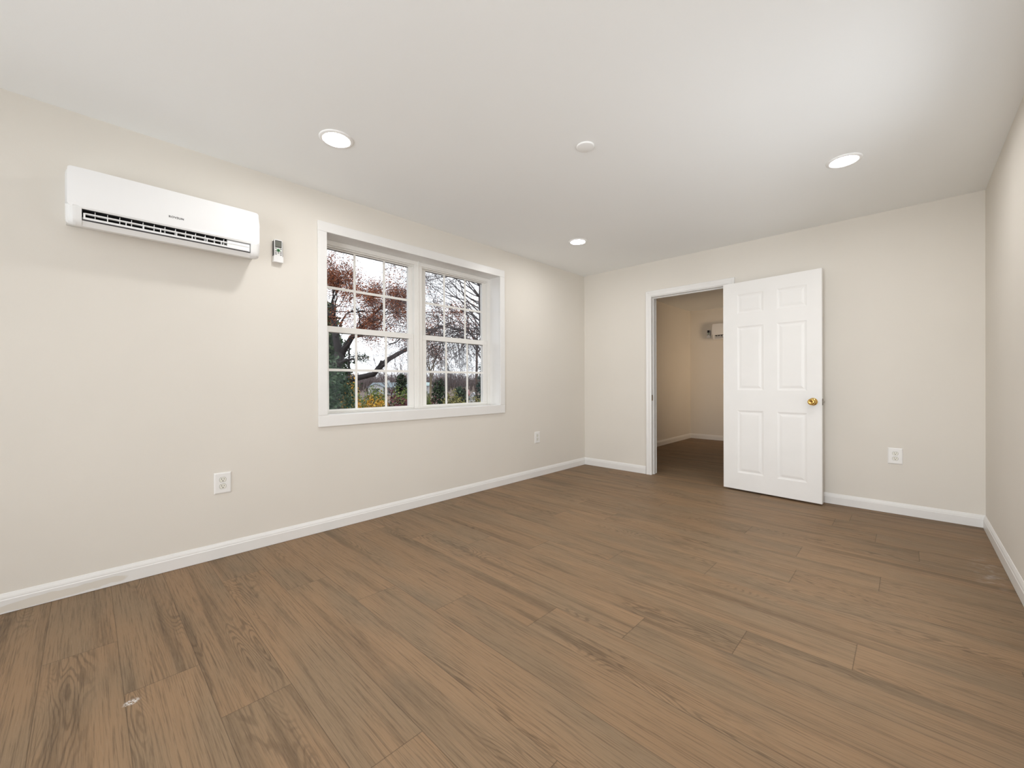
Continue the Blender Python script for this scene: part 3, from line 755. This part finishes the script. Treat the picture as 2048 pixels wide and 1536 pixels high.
def ground_material():
    m, nt, b = newmat('lawn_and_leaf_litter')
    tc = nd(nt, 'ShaderNodeTexCoord'); n = nd(nt, 'ShaderNodeTexNoise'); n.inputs['Scale'].default_value = 0.05; n.inputs['Detail'].default_value = 8
    nt.links.new(tc.outputs['Object'], n.inputs['Vector'])
    r = ramp(nt, [(0.35, (0.090, 0.078, 0.048)), (0.5, (0.120, 0.084, 0.066)), (0.65, (0.144, 0.096, 0.084))])
    nt.links.new(n.outputs['Fac'], r.inputs['Fac']); nt.links.new(r.outputs['Color'], b.inputs['Base Color']); b.inputs['Roughness'].default_value = 0.95
    return m
g = MB(); NG = 60; X_0, X_1, Y_0, Y_1 = -420.0, -0.6, -140.0, 420.0
gv = []
for i in range(NG+1):
    for j in range(NG+1):
        x = X_1 + (X_0-X_1)*(i/NG)**1.6; y = Y_0 + (Y_1-Y_0)*j/NG
        dd = math.hypot(x-CAM.x, y-CAM.y); t = max(0, min(1, (dd-170)/160)); t = t*t*(3-2*t)
        gv.append((x, y, GZ + 5.5*t + 1.2*t*mnoise.noise(Vector((x*0.02, y*0.02, 0)))))
g.add(gv, [(i*(NG+1)+j, (i+1)*(NG+1)+j, (i+1)*(NG+1)+j+1, i*(NG+1)+j+1) for i in range(NG) for j in range(NG)], True)
tag(g.build('ground', ground_material()), 'lawn and low wooded hill outside', kind='structure')

class Tree:
    def __init__(s, seed): s.r = random.Random(seed); s.mb = MB(); s.tips = []
    def branch(s, p, d, ln, r0, depth, wander=0.18, up=0.03, kids_=(4, 6), spread=(30, 60), shrink=(0.45, 0.75), seg=5, minr=0.006, tipr=0.35):
        r = s.r; p = Vector(p); d = Vector(d).normalized()
        n = max(3, int(3 + depth)); pts = [p.copy()]; rs = [r0]; dirs = [d.copy()]
        for i in range(n):
            d = (d + Vector((r.gauss(0, 1), r.gauss(0, 1), r.gauss(0, 1)))*wander + Vector((0, 0, up))).normalized()
            p = p + d*ln/n; pts.append(p.copy()); rs.append(max(minr*0.6, r0*(1-(1-tipr)*(i+1)/n))); dirs.append(d.copy())
        s.mb.tube(pts, rs, 3 if r0 < 0.03 else (4 if r0 < 0.08 else 7))
        if depth <= 0:
            s.tips += pts[1:]; return
        k = r.randint(*kids_)
        for j in range(k):
            t = r.uniform(0.25, 1.0) if j else 1.0
            i = min(n, max(1, int(round(t*n)))); q = pts[i]; dd = dirs[i]
            ax = Vector((r.gauss(0, 1), r.gauss(0, 1), r.gauss(0, 1))).cross(dd).normalized()
            nd_ = Matrix.Rotation(rad(r.uniform(*spread)*(0.5 if j == 0 else 1)), 3, ax) @ dd
            s.branch(q, nd_, ln*r.uniform(*shrink), max(minr, rs[i]*r.uniform(0.5, 0.8)), depth-1, wander, up, kids_, spread, shrink, seg, minr, tipr)
    def limb(s, pts, rs, seg=9): s.mb.tube(pts, rs, seg)
def leaf_quads(mb, pts, rng, per, spread, size, squash=1.0):
    for p in pts:
        for _ in range(per):
            c = Vector(p) + Vector((rng.gauss(0, spread), rng.gauss(0, spread), rng.gauss(0, spread)*squash))
            a = Vector((rng.gauss(0, 1), rng.gauss(0, 1), rng.gauss(0, 1))).normalized(); b = a.orthogonal().normalized()
            b = Matrix.Rotation(rng.uniform(0, 6.28), 3, a) @ b
            s = size*rng.uniform(0.6, 1.3); e = a.cross(b)
            mb.add([c-b*s, c+e*s*0.45, c+b*s, c-e*s*0.45], [(0, 1, 2, 3)])
    return mb
def shrub(name, px, d, rx, h, matl, label, n=2600, size=0.06, seed=1, base=None, bark='bark', cat='shrub', lump=0.35, group=None):
    rng = random.Random(seed); c = at(px, d); gz = GZ if base is None else base
    root = empty(name, (c.x, c.y, gz), 0, label, cat, group)
    st_ = MB()
    for k in range(7):
        a = rng.uniform(0, 6.28); q = rng.uniform(0.3, 0.6)*rx
        st_.tube([(0, 0, 0), (math.cos(a)*q*0.4, math.sin(a)*q*0.4, h*0.4), (math.cos(a)*q, math.sin(a)*q, h*0.75)], [0.03, 0.02, 0.008], 4)
    st_.build('stem', M[bark], root)
    lv = MB(); pts = []
    for k in range(n):
        u = rng.uniform(-1, 1); t = rng.uniform(0, 2*PI); rr = rng.uniform(0.55, 1.0)**0.5
        dx, dy, dz = math.sqrt(1-u*u)*math.cos(t), math.sqrt(1-u*u)*math.sin(t), u
        L_ = 1 + lump*mnoise.noise(Vector((dx*1.7+seed, dy*1.7, dz*1.7))) + lump*0.6*mnoise.noise(Vector((dx*4.5+seed, dy*4.5, dz*4.5)))
        pts.append((dx*rx*rr*L_, dy*rx*rr*L_, h*0.55 + dz*h*0.45*rr*L_))
    leaf_quads(lv, pts, rng, 1, 0.02, size); lv.build('foliage', matl, root)
    return root
def conifer(name, px, d, rx, h, matl, label, n=3500, size=0.10, seed=1, cat='tree', z0=0.4):
    rng = random.Random(seed); c = at(px, d)
    root = empty(name, (c.x, c.y, GZ), 0, label, cat)
    MB().tube([(0, 0, 0), (0.05, 0, h*0.5), (0, 0, h*0.97)], [0.022*h, 0.014*h, 0.01], 8).build('trunk', M['bark'], root)
    lv = MB(); br = MB(); pts = []
    nb = int(h*9)
    for k in range(nb):
        t = k/nb; z = z0 + (h-z0)*t; a = k*2.399; R_ = rx*(1-t)**0.8*rng.uniform(0.75, 1.1)
        e = Vector((math.cos(a)*R_, math.sin(a)*R_, z + R_*0.12)); s_ = Vector((0, 0, z))
        br.tube([s_, (s_+e)/2 + Vector((0, 0, -0.05)), e], [0.03, 0.02, 0.006], 3)
        m_ = max(4, int(n/nb))
        for _ in range(m_):
            f = rng.uniform(0.25, 1.05); q = s_ + (e-s_)*f; sp = 0.10*rx
            pts.append(q + Vector((rng.gauss(0, sp), rng.gauss(0, sp), rng.gauss(0, sp*0.6))))
    br.build('branches', M['bark'], root)
    leaf_quads(lv, pts, rng, 1, 0.01, size); lv.build('foliage', matl, root)
    return root

# --- the oak with russet leaves (left window)
D0 = 28.0
def pt(px, py, d): v = at(px, d); return Vector((v.x, v.y, zat(py, d)))
oak = empty('oak_tree', at(678, D0), 0, 'oak with dark forked trunk and russet leaves outside the left window', 'tree')
T1 = Tree(11)
O = at(678, D0)
def lp_(px, py, dd=0): return pt(px, py, D0+dd) - O
s = 28/821.0
T1.limb([Vector((0, 0, -0.3)), lp_(676, 800), lp_(673, 765), lp_(675, 730), lp_(680, 706)], [0.36, 0.34, 0.32, 0.31, 0.33], 12)
T1.limb([lp_(680, 712), lp_(676, 694), lp_(672, 676), lp_(668, 640, 1), lp_(666, 600, 1)], [0.29, 0.26, 0.22, 0.16, 0.08], 10)
T1.limb([lp_(680, 712), lp_(690, 698), lp_(704, 676, -.5), lp_(722, 656, -1), lp_(746, 632, -1), lp_(772, 606, -1)], [0.26, 0.22, 0.17, 0.13, 0.09, 0.04], 9)
T1.limb([lp_(674, 762), lp_(700, 759, -1), lp_(727, 754, -2), lp_(748, 749, -2.5), lp_(758, 737, -2.5), lp_(777, 720, -2.5), lp_(800, 707, -2), lp_(826, 694, -2), lp_(850, 676, -2), (lp_(880, 655, -2))], [0.24, 0.20, 0.17, 0.16, 0.17, 0.15, 0.13, 0.11, 0.08, 0.05], 9)
T1.limb([lp_(757, 739, -2.5), lp_(763, 727, -2.6), lp_(764, 722, -2.6)], [0.15, 0.12, 0.10], 8)
T1.limb([lp_(676, 728), lp_(690, 722, -1), lp_(704, 719, -2), lp_(715, 722, -2.5)], [0.12, 0.09, 0.06, 0.03], 7)
starts = [((690, 698), (1, .9), 2.2, .09), ((704, 676), (1, .5), 2.4, .08), ((722, 656), (.9, .7), 2.0, .06), ((722, 656), (-.3, 1), 2.0, .06), ((746, 632), (.9, .6), 1.5, .05),
          ((746, 632), (0, 1), 1.3, .05), ((772, 606), (.8, .3), 0.9, .04), ((672, 676), (.8, 1), 2.6, .08), ((668, 640), (.6, 1), 2.3, .07), ((666, 600), (.3, 1), 1.1, .05), ((666, 600), (.9, .6), 1.3, .05),
          ((668, 640), (-1, .8), 2.3, .08), ((826, 694), (.8, .6), 1.7, .06), ((850, 676), (1, .3), 1.7, .05), ((880, 655), (1, .1), 1.6, .05), ((777, 690), (1, .3), 1.9, .06), ((800, 707), (.9, .9), 1.7, .05), ((704, 676), (1, .12), 2.6, .07), ((727, 656), (1, .15), 2.6, .06)]
for (a_, b_), (dx, dz), ln, r0 in starts:
    dv = RGT*dx + Vector((0, 0, dz)) + FWD*T1.r.uniform(-.5, .5)
    T1.branch(lp_(a_, b_, -1), dv, ln, r0, 3, 0.20, 0.02, (3, 5), (22, 58), (0.5, 0.8), 4, 0.011)
T1.mb.build('trunk', M['bark'], oak)
tips = [t for t in T1.tips]
rng = random.Random(5); sel = []
for t in tips:
    if rng.random() < 0.55 + 0.9*mnoise.noise(t*0.6 + Vector((3, 1, 7))): sel.append(t)
lv = MB(); leaf_quads(lv, sel, rng, 15, 0.24, 0.054)
lv.build('foliage', M['oakleaf'], oak)

# --- bare tree with arching grey twigs (right window)
D1 = 18.0
bt = empty('bare_tree', at(978, D1), 0, 'bare tree with tangled grey branches outside the right window', 'tree')
T2 = Tree(23); O2 = at(978, D1)
def bp_(px, py, dd=0): return pt(px, py, D1+dd) - O2
T2.limb([Vector((0, 0, -0.2)), bp_(977, 800), bp_(972, 740), bp_(966, 690), bp_(962, 650), bp_(960, 600), bp_(963, 540), bp_(968, 470)], [0.11, 0.10, 0.09, 0.08, 0.075, 0.06, 0.05, 0.03], 9)
T2.limb([bp_(966, 690), bp_(930, 662), bp_(890, 655), bp_(850, 662), bp_(812, 672)], [0.040, 0.032, 0.026, 0.018, 0.010], 6)
T2.limb([bp_(972, 735), bp_(945, 690), bp_(915, 672, .4), bp_(880, 690, .6)], [0.034, 0.028, 0.020, 0.010], 6)
for k in range(44):
    py_ = T2.r.uniform(520, 715); px_ = 963 + (py_-600)*0.06
    dv = RGT*T2.r.uniform(-1.2, -0.35)*(1 if k % 6 else -1) + Vector((0, 0, T2.r.uniform(0.1, 1.0))) + FWD*T2.r.uniform(-.7, .7)
    T2.branch(bp_(px_, py_, 0), dv, T2.r.uniform(1.8, 3.0), 0.030, 3, 0.14, 0.0, (3, 4), (18, 50), (0.5, 0.8), 3, 0.0046)
for (a_, b_) in [(930, 662), (910, 658), (890, 655), (870, 658), (850, 662), (830, 668), (945, 690), (915, 672)]:
    for k in range(2):
        dv = RGT*T2.r.uniform(-1.0, 0.2) + Vector((0, 0, T2.r.uniform(-0.5, 0.9))) + FWD*T2.r.uniform(-.4, .4)
        T2.branch(bp_(a_, b_), dv, T2.r.uniform(1.2, 2.0), 0.022, 3, 0.16, -0.03, (3, 4), (18, 55), (0.5, 0.8), 3, 0.0046)
for k in range(75):
    px_ = T2.r.uniform(850, 960); py_ = T2.r.uniform(655, 700)
    dv = RGT*T2.r.uniform(-0.9, 0.5) + Vector((0, 0, T2.r.uniform(-1.0, 0.3))) + FWD*T2.r.uniform(-.4, .4)
    T2.branch(bp_(px_, py_, T2.r.uniform(-.3, .6)), dv, T2.r.uniform(0.8, 1.4), 0.016, 3, 0.18, -0.02, (3, 4), (18, 55), (0.5, 0.8), 3, 0.0046)
T2.mb.build('branches', M['barkgrey'], bt)
sel = [t for t in T2.tips if T2.r.random() < 0.035]
lv = MB(); leaf_quads(lv, sel, T2.r, 2, 0.05, 0.022); lv.build('foliage', M['oakleaf'], bt)

# --- trees further off
def bare(name, px, d, h, r0, seed, label, matl, depth=3, minr=0.01, z1=0.35):
    c = at(px, d); root = empty(name, c, 0, label, 'tree'); t = Tree(seed)
    t.limb([Vector((0, 0, -0.2)), Vector((0, 0, h*z1*0.5)), Vector((0.1, 0, h*z1))], [r0, r0*0.85, r0*0.75], 8)
    for k in range(4):
        a = k*1.6+seed; t.branch(Vector((0.1, 0, h*z1*(0.85+0.05*k))), Vector((math.cos(a)*0.5, math.sin(a)*0.5, 0.9)), h*0.42, r0*0.5, depth, 0.12, 0.05, (3, 5), (18, 45), (0.5, 0.75), 3, minr)
    t.mb.build('trunk', matl, root); return root
bare('small_bare_tree', 782, 70, 7.6, 0.16, 31, 'small bare tree in front of the white house', M['barkfar'], 3, 0.03, 0.22)
bare('slender_tree', 953, 40, 12.0, 0.135, 32, 'straight brown-trunked tree left of the right window edge', M['barkbrown'], 3, 0.016, 0.62)
bare('slender_tree', 860, 23, 5.6, 0.075, 33, 'pale-trunked thin tree at the left of the right window', M['barkpale'], 2, 0.008, 0.75)
conifer('evergreen_tree', 652, 37, 3.1, 10.6, M['pineleaf'], 'dark evergreen behind the oak at the window\'s left edge', 15000, 0.19, 41)
conifer('evergreen_tree', 803, 45, 1.7, 4.4, M['pineleaf'], 'small dark conifer between the white house and the mullion', 2200, 0.13, 42)
conifer('evergreen_tree', 878, 36, 1.5, 3.7, M['pineleaf'], 'dark evergreen low in the right window, left pane', 2200, 0.12, 43)
conifer('evergreen_tree', 921, 34, 1.5, 3.1, M['holly'], 'mid green evergreen low in the right window, middle pane', 2200, 0.11, 44)
conifer('evergreen_tree', 968, 30, 1.15, 5.0, M['bluegreen'], 'blue-green conifer at the right window\'s right edge', 2600, 0.10, 45)

pb = Tree(91); pbo = at(700, 33); pn = empty('pine_tree', pbo, 0, 'thin pine whose dark tuft shows in the gap beside the oak fork', 'tree')
def pp(px, py): return pt(px, py, 33) - pbo
pb.limb([Vector((0, 0, -0.2)), pp(699, 800), pp(698, 740), pp(699, 690)], [0.12, 0.11, 0.09, 0.05], 7)
pb.limb([pp(699, 715), pp(715, 712), pp(734, 718)], [0.05, 0.035, 0.015], 4); pb.limb([pp(698, 735), pp(685, 728), pp(665, 730)], [0.05, 0.035, 0.015], 4)
pb.mb.build('trunk', M['bark'], pn)
lv = MB(); ps = [pp(699, 715).lerp(pp(736, 717), pb.r.uniform(0.2, 1)) + Vector((0, 0, pb.r.gauss(0, .16))) for _ in range(60)] + [pp(698, 735).lerp(pp(662, 730), pb.r.random()) + Vector((0, 0, pb.r.gauss(0, .3))) for _ in range(120)]
leaf_quads(lv, ps, pb.r, 6, 0.12, 0.08); lv.build('foliage', M['pineleaf'], pn)

# --- shrubs below the windows
shrub('evergreen_shrub', 668, 8.0, 0.52, 3.85, M['holly'], 'large dark green shrub in the lower left of the window', 11000, 0.034, 51)
shrub('evergreen_shrub', 712, 13.3, 0.42, 3.35, M['greenleaf'], 'olive green shrub rising behind the golden one', 3200, 0.035, 52)
shrub('golden_shrub', 744, 10.4, 0.54, 3.02, M['yellow'], 'golden yellow shrub under the left window\'s middle pane', 9500, 0.030, 53, lump=0.5)
shrub('golden_shrub', 700, 11.3, 0.34, 3.25, M['yellow'], 'smaller golden shrub beside the dark green one', 5000, 0.028, 54, lump=0.5)
shrub('green_shrub', 752, 17, 0.62, 3.15, M['greenleaf'], 'mid green shrub in front of the white house', 6500, 0.045, 55)
shrub('burgundy_shrub', 806, 9.2, 0.55, 3.10, M['burgundy'], 'burgundy-leaved shrub at the mullion', 9500, 0.030, 56)
shrub('green_shrub', 810, 14, 0.62, 3.35, M['greenleaf'], 'light green shrub behind the burgundy one', 3200, 0.036, 57)
shrub('burgundy_shrub', 866, 10.1, 0.25, 3.0, M['burgundy'], 'small burgundy shrub at the right window\'s lower left', 2800, 0.028, 58)
shrub('olive_shrub', 908, 11.3, 0.60, 3.10, M['olive'], 'broad olive-yellow shrub under the right window', 10000, 0.032, 59)
shrub('olive_shrub', 957, 14.6, 0.60, 3.05, M['olive'], 'low olive shrub at the right window\'s lower right', 3600, 0.032, 60)
shrub('green_shrub', 843, 19.5, 0.6, 3.1, M['greenleaf'], 'green shrub at the foot of the pale thin tree', 3000, 0.055, 61)

# --- white house with grey roof
M['siding'] = mat('white_siding', (0.440, 0.446, 0.457), 0.6, nscale=3, namt=0.02)
M['roof'] = mat('grey_shingles', (0.161, 0.192, 0.211), 0.9, nscale=6, namt=0.15)
M['roofpale'] = mat('pale_teal_metal_roof', (0.310, 0.409, 0.409), 0.5, nscale=6, namt=0.05)
M['winglass'] = mat('dark_window_glass', (0.06, 0.07, 0.09), 0.2, nscale=4, namt=0.2)
M['redpaint'] = mat('red_car_paint', (0.260, 0.031, 0.031), 0.3, nscale=4, namt=0.05)
M['wire'] = mat('black_cable', (0.02, 0.02, 0.025), 0.6, nscale=4, namt=0.1)
RZ = math.atan2(RGT.y, RGT.x)
def house(px, d, w, wall_h, ridge, depth, label, roofm, full=True):
    r = empty('house', at(px, d), RZ, label, 'house')
    z = 0
    MB().box(0, w, 0, depth, z, wall_h).build('walls', M['siding'], r)
    MB().prism([(-0.4, wall_h-0.1), (-0.4, wall_h+0.05), (depth/2, ridge+0.12), (depth+0.4, wall_h+0.05), (depth+0.4, wall_h-0.1)], lambda a, b, t: (t, a, b), -0.3, w+0.3).build('roof', roofm, r)
    if full:
        gw = 4.6
        MB().prism([(0, 0), (gw, 0), (gw, wall_h), (gw/2, ridge-0.35), (0, wall_h)], lambda a, b, t: (a, t, b), -1.6, 0.6).build('gable', M['siding'], r)
        MB().prism([(-0.35, wall_h-0.1), (gw/2, ridge-0.18), (gw+0.35, wall_h-0.1), (gw+0.35, wall_h-0.25), (gw/2, ridge-0.36), (-0.35, wall_h-0.25)], lambda a, b, t: (a, t, b), -1.85, 1.5).build('gable_roof', roofm, r)
        for x in (5.1, 6.6, 8.1, 9.6): MB().box(x, x+0.16, -1.5, -1.34, 0, wall_h-0.15).build('porch_column', M['siding'], r)
        MB().prism([(-1.7, wall_h-0.25), (-1.7, wall_h-0.1), (0, wall_h+0.35), (0, wall_h-0.25)], lambda a, b, t: (t, a, b), 4.6, w).build('porch_roof', roofm, r)
        for x in (5.6, 7.2, 9.0): MB().box(x, x+0.8, -0.06, 0.02, 0.7, 2.0).build('window', M['winglass'], r)
        MB().box(1.6, 3.0, -1.66, -1.6, 0.8, 1.9).build('window', M['winglass'], r)
        MB().box(4.3, 4.9, depth/2-0.3, depth/2+0.3, ridge-0.1, ridge+0.75).build('chimney', M['siding'], r)
    else:
        MB().box(0.6, 1.4, -0.06, 0.02, 0.7, 1.9).build('window', M['winglass'], r)
    return r
house(740, 125, 11.5, 2.45, 3.65, 7, 'white bungalow with grey roof and gabled porch far outside', M['roof'])
house(809, 140, 8, 2.6, 3.7, 6, 'pale-roofed house seen right of the white bungalow', M['roofpale'], False)
sh = empty('shed', at(937.5, 60), RZ, 'small white gabled shed beyond the shrubs, near the straight tree', 'shed')
MB().prism([(0, 0), (1.25, 0), (1.25, 1.35), (0.62, 1.95), (0, 1.35)], lambda a, b, t: (a, t, b), 0, 1.6).build('walls', M['siding'], sh)
MB().prism([(-0.12, 1.28), (0.62, 2.02), (1.37, 1.28), (1.37, 1.36), (0.62, 2.12), (-0.12, 1.36)], lambda a, b, t: (a, t, b), -0.12, 1.7).build('roof', M['siding'], sh)
MB().box(0.55, 0.7, -0.02, 0.01, 1.25, 1.42).build('vent', M['winglass'], sh)
car = empty('van', at(919.5, 95), RZ, 'red van parked far outside the right window', 'van')
MB().prism([(0, 0.35), (0, 1.0), (0.14, 1.75), (0.32, 1.9), (1.55, 1.9), (1.73, 1.75), (1.87, 1.0), (1.87, 0.35)], lambda a, b, t: (a, t, b), 0, 4.4).build('body', M['redpaint'], car, bevel=0.05)
MB().box(0.25, 1.62, -0.03, 0.0, 1.15, 1.62).build('rear_window', M['winglass'], car)
MB().box(0.1, 1.77, -0.09, 0.0, 0.38, 0.62).build('bumper', M['siding'], car)
for (x, y) in ((0.0, 0.9), (1.65, 0.9), (0.0, 3.5), (1.65, 3.5)): MB().lathe([(0, 0), (0.33, 0), (0.33, 0.2), (0, 0.2)], (x, y, 0.33), 20, 'x').build('wheel', M['black'], car)

# --- overhead cables along the street
def wire(d, py, r, matl, label, a=360, b=1500, sag=0.35):
    m = MB(); pts = []
    for i in range(25):
        t = i/24; px = a+(b-a)*t; v = pt(px, py, d); v.z -= sag*(1-(2*t-1)**2) - sag; pts.append(v)
    m.tube(pts, [r]*len(pts), 5)
    return tag(m.build('power_line', matl), label, 'power line', 'overhead cables across the street')
wire(33, 626, 0.034, M['wire'], 'thickest black cable crossing the left window')
wire(33.5, 615.5, 0.014, mat('grey_cable', (0.30, 0.31, 0.33), 0.6, nscale=4, namt=0.1), 'thin grey cable just above the thick one')
wire(34, 576, 0.013, M['wire'], 'upper thin cable across the crown of the oak')
wire(34.5, 546, 0.012, M['wire'], 'topmost thin cable, seen right of the oak')
sc = MB(); c0 = pt(716, 623.3, 33); c1 = pt(731, 623.3, 33)
sc.tube([c0, c0+(c1-c0)*0.15, c0+(c1-c0)*0.85, c1], [0.03, 0.075, 0.075, 0.03], 8)
tag(sc.build('cable_splice', M['wire']), 'black splice case hanging on the thick cable', 'splice case')

# --- distant wood: uncountable
fw_ = MB(); rng = random.Random(77)
for k in range(1500):
    d = rng.uniform(165, 250); px = rng.uniform(560, 1060); c = at(px, d)
    dd = math.hypot(c.x-CAM.x, c.y-CAM.y); t = max(0, min(1, (dd-170)/160)); t = t*t*(3-2*t); gz = GZ+5.5*t-0.6
    h = rng.uniform(5.5, 9.5) - 2.5*t; q = Vector((c.x, c.y, gz)); top = q + Vector((rng.gauss(0, .5), rng.gauss(0, .5), h))
    fw_.tube([q, (q+top)/2+Vector((rng.gauss(0, .2), 0, 0)), top], [0.13, 0.09, 0.03], 3)
    for j in range(9):
        f_ = rng.uniform(0.25, 0.95); s_ = q+(top-q)*f_; L_ = h*(1-f_)*0.55+0.6
        e = s_ + Vector((rng.gauss(0, .55), rng.gauss(0, .55), rng.uniform(0.5, 1.0)))*L_
        fw_.tube([s_, e], [0.05, 0.02], 3)
tag(fw_.build('distant_wood', M['barkfar']), 'hazy brown wood of bare trees on the horizon', 'trees', None, 'stuff')
